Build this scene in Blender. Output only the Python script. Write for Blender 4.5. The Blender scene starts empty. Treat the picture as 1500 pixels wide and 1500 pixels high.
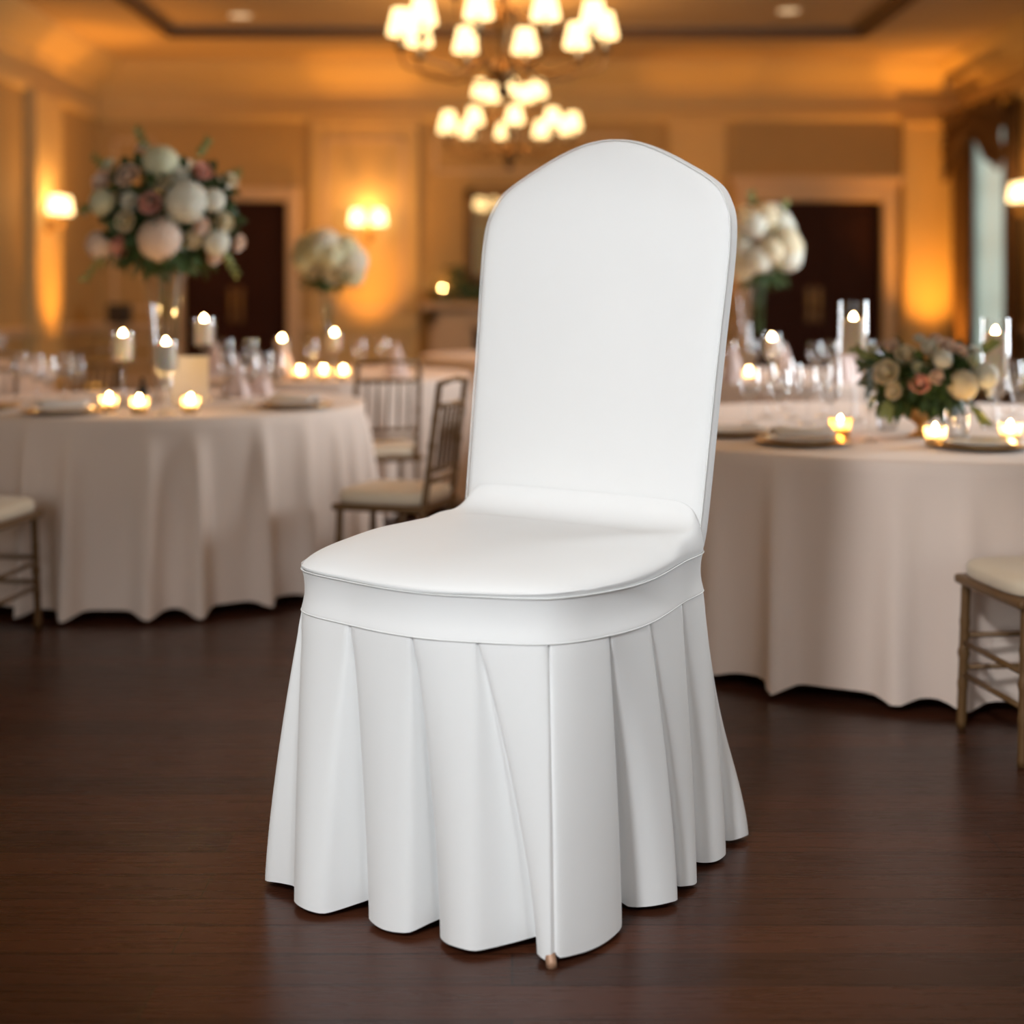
import bpy, math, random
from mathutils import Vector
R = random.Random(7)
PI = math.pi
SC = bpy.context.scene
COL = SC.collection
F, HOR, CH = 2180.0, 430.0, 1.22        # focal length in px, horizon row, camera height (m)


TOP = [0.75]


def on_plane(px, py):
    z = TOP[0]
    Y = F * (CH - z) / (py - HOR)
    return ((px - 750) * Y / F, Y, z)


# ------------------------------------------------------------------ materials
def mat(name, color, rough=0.6, metal=0.0, var=0.06, scale=20.0, bump=0.0, bscale=120.0, sheen=0.0, trans=0.0, sss=0.0, coat=0.0):
    m = bpy.data.materials.new(name); m.use_nodes = True
    nt = m.node_tree; N = nt.nodes; L = nt.links
    b = N['Principled BSDF']
    b.inputs['Roughness'].default_value = rough; b.inputs['Metallic'].default_value = metal
    b.inputs['Sheen Weight'].default_value = sheen; b.inputs['Transmission Weight'].default_value = trans
    b.inputs['Coat Weight'].default_value = coat
    if sss:
        b.inputs['Subsurface Weight'].default_value = sss
        b.inputs['Subsurface Radius'].default_value = (0.04, 0.024, 0.012)
    tc = N.new('ShaderNodeTexCoord'); nz = N.new('ShaderNodeTexNoise')
    nz.inputs['Scale'].default_value = scale; nz.inputs['Detail'].default_value = 3
    L.new(tc.outputs['Object'], nz.inputs['Vector'])
    mx = N.new('ShaderNodeMix'); mx.data_type = 'RGBA'
    c = Vector(color[:3])
    mx.inputs[6].default_value = (*(c * (1 - var)), 1); mx.inputs[7].default_value = (*[min(1, x * (1 + var)) for x in c], 1)
    L.new(nz.outputs['Fac'], mx.inputs[0]); L.new(mx.outputs[2], b.inputs['Base Color'])
    if bump:
        n2 = N.new('ShaderNodeTexNoise'); n2.inputs['Scale'].default_value = bscale
        L.new(tc.outputs['Object'], n2.inputs['Vector'])
        bp = N.new('ShaderNodeBump'); bp.inputs['Strength'].default_value = bump; bp.inputs['Distance'].default_value = 0.002
        L.new(n2.outputs['Fac'], bp.inputs['Height']); L.new(bp.outputs['Normal'], b.inputs['Normal'])
    return m


def glow(name, color, strength):
    m = bpy.data.materials.new(name); m.use_nodes = True
    N = m.node_tree.nodes; N.remove(N['Principled BSDF'])
    e = N.new('ShaderNodeEmission'); e.inputs[0].default_value = (*color, 1); e.inputs[1].default_value = strength
    m.node_tree.links.new(e.outputs[0], N['Material Output'].inputs[0])
    return m


def thin_glass(name, tint=(1, 1, 1), base=0.04):
    m = bpy.data.materials.new(name); m.use_nodes = True
    nt = m.node_tree; N = nt.nodes; L = nt.links; N.remove(N['Principled BSDF'])
    t = N.new('ShaderNodeBsdfTransparent'); t.inputs[0].default_value = (*tint, 1)
    g = N.new('ShaderNodeBsdfGlossy'); g.inputs['Roughness'].default_value = 0.06
    lw = N.new('ShaderNodeLayerWeight'); lw.inputs[0].default_value = 0.35
    mp = N.new('ShaderNodeMapRange'); mp.inputs[3].default_value = base; mp.inputs[4].default_value = 0.6
    L.new(lw.outputs['Facing'], mp.inputs[0])
    mx = N.new('ShaderNodeMixShader'); L.new(mp.outputs[0], mx.inputs[0])
    L.new(t.outputs[0], mx.inputs[1]); L.new(g.outputs[0], mx.inputs[2]); L.new(mx.outputs[0], N['Material Output'].inputs[0])
    return m


def frosted_glass(name, tint):
    m = thin_glass(name, tint, .06); nt = m.node_tree; N = nt.nodes; L = nt.links
    old = N['Material Output'].inputs[0].links[0].from_socket
    t = N.new('ShaderNodeBsdfTranslucent'); t.inputs[0].default_value = (.95, .82, .62, 1)
    mx = N.new('ShaderNodeMixShader'); mx.inputs[0].default_value = .45
    L.new(old, mx.inputs[1]); L.new(t.outputs[0], mx.inputs[2]); L.new(mx.outputs[0], N['Material Output'].inputs[0])
    return m


def cloth_mat(name, color, weave=0.15):
    m = mat(name, color, rough=0.85, var=0.02, scale=6, sheen=0.25)
    nt = m.node_tree; N = nt.nodes; L = nt.links; b = N['Principled BSDF']
    tc = N.new('ShaderNodeTexCoord'); w = N.new('ShaderNodeTexNoise'); w.inputs['Scale'].default_value = 420
    L.new(tc.outputs['Object'], w.inputs['Vector'])
    bp = N.new('ShaderNodeBump'); bp.inputs['Strength'].default_value = weave; bp.inputs['Distance'].default_value = 0.0006
    L.new(w.outputs['Fac'], bp.inputs['Height']); L.new(bp.outputs['Normal'], b.inputs['Normal'])
    return m


def floor_mat():
    m = bpy.data.materials.new('dark_plank_floor'); m.use_nodes = True
    nt = m.node_tree; N = nt.nodes; L = nt.links; b = N['Principled BSDF']
    tc = N.new('ShaderNodeTexCoord')
    br = N.new('ShaderNodeTexBrick'); br.offset = 0.37
    br.inputs['Scale'].default_value = 1.0; br.inputs['Brick Width'].default_value = 1.7; br.inputs['Row Height'].default_value = 0.125
    br.inputs['Mortar Size'].default_value = 0.0018; br.inputs['Mortar Smooth'].default_value = 0.3
    br.inputs['Color1'].default_value = (0.066, 0.0205, 0.0095, 1); br.inputs['Color2'].default_value = (0.036, 0.0125, 0.0068, 1)
    br.inputs['Mortar'].default_value = (0.007, 0.003, 0.002, 1)
    L.new(tc.outputs['Object'], br.inputs['Vector'])
    mp = N.new('ShaderNodeMapping'); mp.inputs['Scale'].default_value = (1.2, 22, 1)
    L.new(tc.outputs['Object'], mp.inputs['Vector'])
    nz = N.new('ShaderNodeTexNoise'); nz.inputs['Scale'].default_value = 3.0; nz.inputs['Detail'].default_value = 6
    L.new(mp.outputs[0], nz.inputs['Vector'])
    rp = N.new('ShaderNodeMapRange'); rp.inputs[3].default_value = 0.55; rp.inputs[4].default_value = 1.45
    L.new(nz.outputs['Fac'], rp.inputs[0])
    mu = N.new('ShaderNodeMix'); mu.data_type = 'RGBA'; mu.blend_type = 'MULTIPLY'; mu.inputs[0].default_value = 1
    L.new(br.outputs['Color'], mu.inputs[6]); L.new(rp.outputs[0], mu.inputs[7]); L.new(mu.outputs[2], b.inputs['Base Color'])
    r2 = N.new('ShaderNodeMapRange'); r2.inputs[3].default_value = 0.20; r2.inputs[4].default_value = 0.36
    L.new(nz.outputs['Fac'], r2.inputs[0]); L.new(r2.outputs[0], b.inputs['Roughness'])
    b.inputs['Specular IOR Level'].default_value = 0.22
    bp = N.new('ShaderNodeBump'); bp.inputs['Strength'].default_value = 0.25; bp.inputs['Distance'].default_value = 0.002
    L.new(br.outputs['Fac'], bp.inputs['Height']); bp.invert = True
    L.new(bp.outputs['Normal'], b.inputs['Normal'])
    return m


def shade_mat(name, strength):
    return glow(name, (1.0, 0.68, 0.30), strength)


M = dict(
    spandex=cloth_mat('white_spandex', (0.86, 0.865, 0.865), 0.12),
    thread=cloth_mat('white_thread', (0.84, 0.85, 0.84)),
    linen=cloth_mat('ivory_linen', (0.85, 0.695, 0.60)),
    napkin=cloth_mat('white_napkin', (0.80, 0.76, 0.74)),
    blush_napkin=cloth_mat('blush_napkin', (0.78, 0.62, 0.58)),
    cushion=cloth_mat('cream_cushion', (0.75, 0.62, 0.46)),
    gold_wood=mat('gold_wood', (0.17, 0.088, 0.032), 0.42, 0.2, 0.15, 30),
    foot=mat('brown_leg', (0.42, 0.24, 0.15), 0.45, 0.2),
    wall=mat('cream_wall', (0.57, 0.42, 0.20), 0.7, 0, 0.03, 4, 0.1, 80),
    wallpaper=mat('tan_wall_panel', (0.43, 0.295, 0.125), 0.75, 0, 0.04, 5, 0.1, 80),
    trim=mat('cream_trim', (0.58, 0.44, 0.29), 0.5, 0, 0.02, 5),
    ceiling=mat('ceiling_paint', (0.52, 0.385, 0.235), 0.8, 0, 0.03, 2),
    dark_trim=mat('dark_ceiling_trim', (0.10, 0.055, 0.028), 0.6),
    door=mat('mahogany', (0.032, 0.009, 0.0045), 0.6, 0, 0.3, 12),
    brass=mat('aged_brass', (0.42, 0.25, 0.08), 0.35, 0.85, 0.2, 25),
    brass_dim=mat('antique_brass', (0.20, 0.105, 0.035), 0.45, 0.6, 0.2, 25),
    bronze=mat('dark_bronze', (0.12, 0.07, 0.03), 0.4, 0.7, 0.2, 25),
    sleeve=mat('ivory_sleeve', (0.75, 0.58, 0.36), 0.6),
    wax=mat('ivory_wax', (0.88, 0.78, 0.64), 0.5, 0, 0.03, 10, sss=0.9),
    wick=mat('black_wick', (0.02, 0.015, 0.01), 0.9),
    black=mat('black_plastic', (0.008, 0.007, 0.007), 0.5),
    card=mat('white_card', (0.93, 0.89, 0.86), 0.8, 0, 0.02),
    china=mat('white_china', (0.86, 0.83, 0.8), 0.15, 0, 0.02, coat=0.4),
    gold_rim=mat('gold_charger', (0.62, 0.40, 0.16), 0.28, 0.8, 0.1, 40),
    leaf=mat('green_leaf', (0.035, 0.075, 0.018), 0.5, 0, 0.5, 30),
    sage=mat('yellow_green_leaf', (0.22, 0.26, 0.08), 0.55, 0, 0.35, 30),
    stem=mat('green_stem', (0.06, 0.10, 0.03), 0.6, 0, 0.3, 30),
    f_white=mat('white_petals', (0.82, 0.80, 0.70), 0.7, 0, 0.06, 40, sss=0.15),
    f_cream=mat('cream_petals', (0.80, 0.70, 0.50), 0.7, 0, 0.08, 40, sss=0.15),
    f_blush=mat('blush_petals', (0.86, 0.68, 0.56), 0.7, 0, 0.08, 40, sss=0.15),
    f_pink=mat('pink_petals', (0.80, 0.44, 0.35), 0.7, 0, 0.12, 40, sss=0.15),
    f_green=mat('pale_green_petals', (0.72, 0.72, 0.52), 0.7, 0, 0.10, 40, sss=0.15),
    drape=mat('dark_drape', (0.085, 0.045, 0.02), 0.85, 0, 0.25, 5, 0.2, 200),
    marble=mat('dark_firebox', (0.02, 0.013, 0.01), 0.6),
    glass=thin_glass('clear_glass', base=.08),
    frost=frosted_glass('frosted_glass', (1.0, .95, .85)),
    amber=frosted_glass('amber_glass', (1.0, 0.72, 0.38)),
    flame=glow('candle_flame', (1.0, 0.60, 0.22), 180),
    shade=shade_mat('lit_fabric_shade', 3.4),
    sconce_shade=shade_mat('lit_sconce_shade', 5.0),
    lens=glow('downlight_lens', (1.0, 0.66, 0.36), 1.1),
    led=glow('amber_led', (1.0, 0.45, 0.08), 6.0),
    water=thin_glass('iced_water', (0.93, 0.95, 0.97), 0.12),
)


# ------------------------------------------------------------------ mesh helpers
class MB:
    def __init__(s): s.v = []; s.f = []

    def grid(s, rows, cu=False, cv=False):
        b = len(s.v); n = len(rows[0]); k = len(rows)
        for r in rows: s.v.extend([tuple(p) for p in r])
        for i in range(k if cv else k - 1):
            for j in range(n if cu else n - 1):
                a = b + i * n + j; c = b + i * n + (j + 1) % n
                d = b + ((i + 1) % k) * n + (j + 1) % n; e = b + ((i + 1) % k) * n + j
                s.f.append((a, c, d, e))
        return b

    def cap(s, idx): s.f.append(tuple(idx))

    def lathe(s, prof, c=(0, 0, 0), seg=20, cap=True):
        rows = [[(c[0] + r * math.cos(2 * PI * j / seg), c[1] + r * math.sin(2 * PI * j / seg), c[2] + z) for j in range(seg)] for r, z in prof]
        b = s.grid(rows, cu=True)
        if cap:
            if prof[0][0] > 1e-4: s.cap([b + j for j in range(seg)][::-1])
            if prof[-1][0] > 1e-4: s.cap([b + (len(prof) - 1) * seg + j for j in range(seg)])
        return s

    def tube(s, pts, r, seg=8, cap=True, closed=False):
        pts = [Vector(p) for p in pts]; n = len(pts); rows = []
        for i, p in enumerate(pts):
            if closed: t = pts[(i + 1) % n] - pts[i - 1]
            else: t = pts[min(i + 1, n - 1)] - pts[max(i - 1, 0)]
            t.normalize()
            u = t.orthogonal() if abs(t.z) > 0.95 else Vector((0, 0, 1)).cross(t)
            if abs(t.z) > 0.95: u = Vector((1, 0, 0)) - t * t.x
            u.normalize(); w = t.cross(u)
            rr = r[i] if isinstance(r, (list, tuple)) else r
            rows.append([p + u * (rr * math.cos(2 * PI * j / seg)) + w * (rr * math.sin(2 * PI * j / seg)) for j in range(seg)])
        b = s.grid(rows, cu=True, cv=closed)
        if cap and not closed:
            s.cap([b + j for j in range(seg)][::-1]); s.cap([b + (n - 1) * seg + j for j in range(seg)])
        return s

    def box(s, lo, hi):
        b = len(s.v); x0, y0, z0 = lo; x1, y1, z1 = hi
        s.v += [(x0, y0, z0), (x1, y0, z0), (x1, y1, z0), (x0, y1, z0), (x0, y0, z1), (x1, y0, z1), (x1, y1, z1), (x0, y1, z1)]
        for q in ((3, 2, 1, 0), (4, 5, 6, 7), (0, 1, 5, 4), (1, 2, 6, 5), (2, 3, 7, 6), (3, 0, 4, 7)): s.f.append(tuple(b + k for k in q))
        return s

    def ball(s, c, r, seg=12, rings=8, sq=(1, 1, 1)):
        rows = []
        for i in range(rings + 1):
            t = PI * i / rings
            rows.append([(c[0] + sq[0] * r * math.sin(t) * math.cos(2 * PI * j / seg), c[1] + sq[1] * r * math.sin(t) * math.sin(2 * PI * j / seg), c[2] - sq[2] * r * math.cos(t)) for j in range(seg)])
        s.grid(rows, cu=True); return s

    def build(s, name, m, parent=None, loc=(0, 0, 0), smooth=True, bevel=0.0, thick=0.0, sub=0):
        me = bpy.data.meshes.new(name); me.from_pydata(s.v, [], s.f); me.update()
        me.materials.append(m)
        if smooth: me.polygons.foreach_set('use_smooth', [True] * len(me.polygons))
        o = bpy.data.objects.new(name, me); COL.objects.link(o); o.location = loc
        if parent: o.parent = parent
        if thick:
            q = o.modifiers.new('thickness', 'SOLIDIFY'); q.thickness = thick; q.offset = 0
        if bevel:
            q = o.modifiers.new('bevel', 'BEVEL'); q.width = bevel; q.segments = 2; q.limit_method = 'ANGLE'
        if sub:
            q = o.modifiers.new('sub', 'SUBSURF'); q.levels = sub; q.render_levels = sub
        return o


def tag(o, label=None, cat=None, group=None, kind=None):
    if label: o['label'] = label
    if cat: o['category'] = cat
    if group: o['group'] = group
    if kind: o['kind'] = kind
    return o


def empty(name, loc, rz=0.0):
    o = bpy.data.objects.new(name, None); COL.objects.link(o); o.empty_display_size = 0.1
    o.location = loc; o.rotation_euler = (0, 0, rz)
    return o


def kids(o): return [c for c in COL.objects if c.parent == o]


def copy_tree(o, parent=None):
    c = o.copy(); COL.objects.link(c)
    if parent: c.parent = parent
    for ch in kids(o): copy_tree(ch, c)
    return c


PROTO = {}


def put(key, maker, loc, rz, label, cat, group=None):
    """First call moves the prototype itself, later calls copy it with its parts."""
    if key not in PROTO:
        PROTO[key] = maker(); o = PROTO[key]
    else:
        o = copy_tree(PROTO[key])
    o.location = loc; o.rotation_euler = (0, 0, rz)
    if 'group' in o.keys(): del o['group']
    return tag(o, label, cat, group)


def spline(pts, n, closed=True):
    """Catmull-Rom through 2-D or 3-D points, n samples per span."""
    out = []; k = len(pts); P = [Vector(p) for p in pts]
    spans = k if closed else k - 1
    for i in range(spans):
        p0 = P[i - 1] if (closed or i > 0) else P[0]; p1 = P[i]; p2 = P[(i + 1) % k]
        p3 = P[(i + 2) % k] if (closed or i + 2 < k) else P[-1]
        for j in range(n):
            t = j / n
            out.append(0.5 * ((2 * p1) + (p2 - p0) * t + (2 * p0 - 5 * p1 + 4 * p2 - p3) * t * t + (3 * p1 - p0 - 3 * p2 + p3) * t ** 3))
    if not closed: out.append(P[-1].copy())
    return out


def struct(o): o['kind'] = 'structure'; return o


# ------------------------------------------------------------------ room shell
XL, XR, YB, YF, ZC = -5.3, 5.74, 19.0, -1.7, 4.13
struct(MB().box((XL - .1, YF - .1, -0.1), (XR + .1, YB + .1, 0)).build('floor', floor_mat(), smooth=False))
# ceiling with a recessed tray
tx0, tx1, ty0, ty1, th = -3.9, 4.0, 3.2, 16.9, 0.14
b = MB()
b.box((XL - .1, YF - .1, ZC), (tx0, YB + .1, ZC + th)); b.box((tx1, YF - .1, ZC), (XR + .1, YB + .1, ZC + th))
b.box((tx0, ty1, ZC), (tx1, YB + .1, ZC + th)); b.box((tx0, YF - .1, ZC), (tx1, ty0, ZC + th))
b.box((XL - .1, YF - .1, ZC + th), (XR + .1, YB + .1, ZC + th + .1))
struct(b.build('ceiling', M['ceiling'], smooth=False))
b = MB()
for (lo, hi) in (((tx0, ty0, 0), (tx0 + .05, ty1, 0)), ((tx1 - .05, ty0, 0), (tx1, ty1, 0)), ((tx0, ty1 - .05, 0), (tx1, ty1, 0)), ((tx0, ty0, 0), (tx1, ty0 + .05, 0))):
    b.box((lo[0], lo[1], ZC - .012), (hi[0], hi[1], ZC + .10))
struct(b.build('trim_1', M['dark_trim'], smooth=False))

D1 = (-4.2, -2.87, 2.40)      # left doorway x0, x1, head
D2 = (3.02, 4.72, 2.40)       # right doorway
b = MB()
for x0, x1 in ((XL - .1, D1[0]), (D1[1], D2[0]), (D2[1], XR + .1)): b.box((x0, YB, 0), (x1, YB + .2, ZC))
for d in (D1, D2): b.box((d[0], YB, d[2]), (d[1], YB + .2, ZC))
struct(b.build('wall_back', M['wallpaper'], smooth=False))
struct(MB().box((XL - .2, YF, 0), (XL, YB + .2, ZC)).build('wall_left', M['wallpaper'], smooth=False))
W1 = (17.0, 18.35, 0.35, 3.25); W2 = (6.2, 8.2, .5, 3.3)
b = MB()
b.box((XR, YF, 0), (XR + .2, W2[0], ZC)); b.box((XR, W2[1], 0), (XR + .2, W1[0], ZC)); b.box((XR, W2[0], 0), (XR + .2, W2[1], W2[2])); b.box((XR, W2[0], W2[3]), (XR + .2, W2[1], ZC)); b.box((XR, W1[1], 0), (XR + .2, YB + .2, ZC))
b.box((XR, W1[0], 0), (XR + .2, W1[1], W1[2])); b.box((XR, W1[0], W1[3]), (XR + .2, W1[1], ZC))
struct(b.build('wall_right', M['wallpaper'], smooth=False))
# wall behind the viewer, with unseen tall windows added for front light
FW = [(-3.6, -2.0), (2.0, 3.6)]
b = MB(); xs = [XL - .1] + [v for w in FW for v in w] + [XR + .1]
for i in range(0, len(xs), 2): b.box((xs[i], YF - .2, 0), (xs[i + 1], YF, ZC))
for x0, x1 in FW:
    b.box((x0, YF - .2, 0), (x1, YF, .5)); b.box((x0, YF - .2, 3.3), (x1, YF, ZC))
struct(b.build('wall_front', M['wall'], smooth=False))


def window(name, n0, n1, z0, z1, axis, pos, cols, rows):
    root = struct(empty(name, (0, 0, 0)))
    fr = MB(); w = .05

    def bx(a0, a1, c0, c1, t0=-.04, t1=.04):
        if axis == 'y': fr.box((a0, pos + t0, c0), (a1, pos + t1, c1))
        else: fr.box((pos + t0, a0, c0), (pos + t1, a1, c1))
    bx(n0, n0 + w, z0, z1); bx(n1 - w, n1, z0, z1); bx(n0, n1, z0, z0 + w); bx(n0, n1, z1 - w, z1)
    for i in range(1, cols): x = n0 + (n1 - n0) * i / cols; bx(x - .015, x + .015, z0, z1, -.02, .02)
    for i in range(1, rows): z = z0 + (z1 - z0) * i / rows; bx(n0, n1, z - .015, z + .015, -.02, .02)
    fr.build('window_frame', M['trim'], root, smooth=False)
    p = MB()
    if axis == 'y': p.box((n0 + w, pos - .004, z0 + w), (n1 - w, pos + .004, z1 - w))
    else: p.box((pos - .004, n0 + w, z0 + w), (pos + .004, n1 - w, z1 - w))
    p.build('pane', M['glass'], root, smooth=False)


window('window_1', W1[0], W1[1], W1[2], W1[3], 'x', XR + .12, 2, 4)
window('window_2', *W2, 'x', XR + .12, 2, 4)
for i, (x0, x1) in enumerate(FW): window('window_%d' % (i + 3), x0, x1, .5, 3.3, 'y', YF - .12, 2, 4)  # added windows out of view, openings for the front fill light

# cornice, chair rail, baseboard along back, left and right walls
CORN = [(0, 3.42), (.05, 3.42), (.08, 3.47), (.08, 3.52), (.03, 3.55), (.03, 3.74), (.10, 3.78), (.12, 3.86), (.16, 3.88), (.30, 4.0), (.40, 4.08), (.42, 4.13), (0, 4.13)]


def run_back(prof, x0, x1, name, m):
    bb = MB(); bb.grid([[(x, YB - d, z) for d, z in prof] for x in (x0, x1)]); return struct(bb.build(name, m, smooth=False))


def run_side(prof, X, sg, y0, y1, name, m):
    bb = MB(); bb.grid([[(X + sg * d, y, z) for d, z in prof] for y in (y0, y1)]); return struct(bb.build(name, m, smooth=False))


run_back(CORN, XL, XR, 'trim_2', M['wall'])
run_side(CORN, XL, 1, YF, YB, 'trim_3', M['wall'])
run_side(CORN, XR, -1, YF, YB, 'trim_4', M['wall'])
RAIL = [(0, .74), (.02, .74), (.025, .78), (.055, .80), (.055, .84), (.02, .86), (0, .86)]
BASE = [(0, .2), (.015, .2), (.02, .18), (.03, .17), (.03, 0)]
FX0, FX1 = -1.18, 1.70                       # fireplace body on the back wall
for i, (x0, x1) in enumerate(((XL, D1[0] - .19), (D1[1] + .19, FX0), (FX1, D2[0] - .19), (D2[1] + .19, XR))):
    run_back(RAIL, x0, x1, 'trim_%d' % (5 + i), M['trim'])
run_side(RAIL, XL, 1, YF, YB, 'trim_9', M['trim'])
run_side(RAIL, XR, -1, W2[1] + .1, W1[0] - .1, 'trim_10', M['trim'])
for nm, x0, x1 in (('baseboard_back', D1[1] + .19, FX0), ('baseboard_back_right', FX1, D2[0] - .19), ('baseboard_corner_left', XL, D1[0] - .19), ('baseboard_corner_right', D2[1] + .19, XR)):
    run_back(BASE, x0, x1, nm, M['trim'])
run_side(BASE, XL, 1, YF, YB, 'baseboard_left', M['trim'])
run_side(BASE, XR, -1, YF, YB, 'baseboard_right', M['trim'])


def pilaster(n, x0, x1, d=.10):
    q = MB().box((x0, YB - d, 0), (x1, YB + .01, 3.44)); q.box((x0 - .03, YB - d - .03, 3.36), (x1 + .03, YB, 3.44))
    q.box((x0 - .02, YB - d - .02, .74), (x1 + .02, YB, .84)); q.box((x0 - .03, YB - d - .03, 0), (x1 + .03, YB, .2))
    struct(q.build('trim_%d' % n, M['wall'], smooth=False, bevel=.008))


pilaster(11, -2.57, -1.20, .05); pilaster(12, 4.97, 5.70, .12); pilaster(13, 2.0, 2.72, .05)
b = MB().box((XL - .01, 16.2, 0), (XL + .12, 17.15, 3.44)); b.box((XL, 16.17, .74), (XL + .14, 17.18, .84)); b.box((XL, 16.17, 0), (XL + .15, 17.18, .2))
struct(b.build('trim_14', M['wall'], smooth=False, bevel=.008))
# raised panel mouldings on the back wall and the left wall
b = MB()


def panel_frame(bb, x0, x1, z0, z1, y=YB, w=.05, t=.010):
    for lo, hi in (((x0, z0), (x1, z0 + w)), ((x0, z1 - w), (x1, z1)), ((x0, z0), (x0 + w, z1)), ((x1 - w, z0), (x1, z1))):
        bb.box((lo[0], y - t, lo[1]), (hi[0], y + .005, hi[1]))


for x0, x1, z0, z1 in ((-5.1, -4.55, 1.0, 3.2), (-1.0, 1.5, 2.75, 3.25), (-5.1, -4.55, .3, .65)): panel_frame(b, x0, x1, z0, z1)
panel_frame(b, -2.4, -1.37, 1.0, 3.2, YB - .05); panel_frame(b, -2.4, -1.37, .28, .66, YB - .05)
struct(b.build('trim_15', M['trim'], smooth=False, bevel=.006))


def door(n, d, frame_cornice):
    root = struct(empty('door_%d' % n, ((d[0] + d[1]) / 2, YB, 0)))
    hw = (d[1] - d[0]) / 2
    fr = MB()
    for sx in (-1, 1):
        x0, x1 = sorted((sx * hw, sx * (hw + .17)))
        fr.box((x0, -.06, 0), (x1, .08, d[2] + .17)); fr.box((x0 + .03, -.08, 0), (x1 - .03, 0, d[2] + .15))
    fr.box((-hw, -.06, d[2]), (hw, .08, d[2] + .17))
    fr.box((-hw, -.08, d[2] + .03), (hw, 0, d[2] + .15))
    if frame_cornice:
        fr.box((-hw - .2, -.10, d[2] + .17), (hw + .2, .05, d[2] + .24)); fr.box((-hw - .25, -.15, d[2] + .24), (hw + .25, .05, d[2] + .31))
    fr.build('door_frame', M['trim'], root, smooth=False, bevel=.008)
    for sx in (-1, 1):
        lf = MB(); x0, x1 = sorted((sx * .001, sx * hw))
        lf.box((x0, .08, .005), (x1, .125, d[2] + .01))
        for z0, z1 in ((.15, .95), (1.1, 2.25)):
            panel_frame(lf, x0 + .1, x1 - .1, z0, z1, .08, .04, .02); lf.box((x0 + .2, .065, z0 + .1), (x1 - .2, .09, z1 - .1))
        leaf = lf.build('door_leaf', M['door'], root, smooth=False, bevel=.005)
        h = MB(); h.tube([(sx * .06, .06, .98), (sx * .06, .03, 1.0), (sx * .06, .03, 1.16), (sx * .06, .06, 1.18)], .010)
        h.build('handle', M['brass'], leaf)
        MB().box((sx * .06 - .035, .074, .86), (sx * .06 + .035, .082, 1.3)).build('push_plate', M['brass_dim'], leaf, smooth=False)


struct(MB().box((XL - .2, YB + .2, 0), (XR + .2, YB + .3, ZC)).build('wall_light_blocker', M['door'], smooth=False))  # unseen backing added to stop sky light showing through the door gaps
door(1, D1, False); door(2, D2, True)

# ------------------------------------------------------------------ fireplace, mirror, mantel dressing
fx = (FX0 + FX1) / 2; fh = (FX1 - FX0) / 2 - .15
root = tag(empty('fireplace', (fx, YB, 0)), 'pale fireplace surround with dark firebox at the centre of the far wall', 'fireplace')
b = MB()
for sx in (-1, 1):
    x0, x1 = sorted((sx * .75, sx * fh)); b.box((x0, -.30, 0), (x1, 0, 1.02)); b.box((x0 + .06, -.33, .2), (x1 - .06, -.3, .9))
b.box((-fh, -.30, .78), (fh, 0, 1.02)); b.box((-fh + .1, -.32, .83), (fh - .1, -.3, .98))
b.build('surround', M['trim'], root, smooth=False, bevel=.01)
MB().box((-fh - .12, -.42, 1.02), (fh + .12, 0, 1.10)).build('mantel_shelf', M['trim'], root, smooth=False, bevel=.015)
MB().box((-.75, -.06, 0), (.75, -.005, .78)).build('firebox', M['marble'], root, smooth=False)
root = tag(empty('wall_mirror', (fx, YB - .012, 1.34)), 'large dark-framed mirror hanging above the mantel, reflecting the chandelier lamps', 'mirror')
b = MB(); mw, mz = .86, 1.22
for lo, hi in (((-mw, 0), (mw, .12)), ((-mw, mz - .12), (mw, mz)), ((-mw, 0), (-mw + .12, mz)), ((mw - .12, 0), (mw, mz))):
    b.box((lo[0], -.05, lo[1]), (hi[0], 0.01, hi[1]))
b.build('mirror_frame', M['bronze'], root, smooth=False, bevel=.012)
mm = mat('mirror_silver', (0.9, 0.88, 0.84), 0.03, 1.0, 0.005)
MB().box((-mw + .1, -.02, .1), (mw - .1, -.01, mz - .1)).build('mirror_glass', mm, root, smooth=False)


# ------------------------------------------------------------------ leaves and blooms
def leaf_quad(bb, p, d, n, L, W):
    d = Vector(d).normalized(); n = Vector(n); s = d.cross(n)
    if s.length < 1e-3: s = d.orthogonal()
    s.normalize(); u = s.cross(d); p = Vector(p)
    rows = []
    for i, (t, w) in enumerate(((0, .12), (.3, .9), (.6, 1.0), (.85, .55), (1.0, .05))):
        q = p + d * (t * L) - u * (0.25 * L * t * t)
        rows.append([q - s * (w * W / 2) + u * (.12 * W), q, q + s * (w * W / 2) + u * (.12 * W)])
    bb.grid(rows)


def rose_mesh():
    b = MB(); rr = random.Random(3)
    b.ball((0, 0, .0), .42, 10, 6)
    for n, rad, op, h in ((3, .34, .15, .62), (4, .52, .32, .58), (5, .70, .55, .48), (6, .86, .85, .32), (6, 1.0, 1.15, .12)):
        a0 = rr.random() * 6
        for k in range(n):
            a = a0 + 2 * PI * k / n; rows = []
            for i in range(5):
                t = i / 4; row = []
                for j in range(5):
                    w = (j - 2) / 2 * (PI / n) * 1.25 * math.sin(PI * (.22 + .62 * t))/.95
                    r = rad * (.35 + .65 * math.sin(min(1, t * 1.05) * PI / 2)) * (1 - .10 * w * w) + .05 * op * t * t
                    z = -.55 + (h + .55) * t - .14 * op * t ** 3 - .12 * abs(j - 2) / 2 * t
                    row.append((r * math.cos(a + w), r * math.sin(a + w), z))
                rows.append(row)
            b.grid(rows)
    return b


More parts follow.
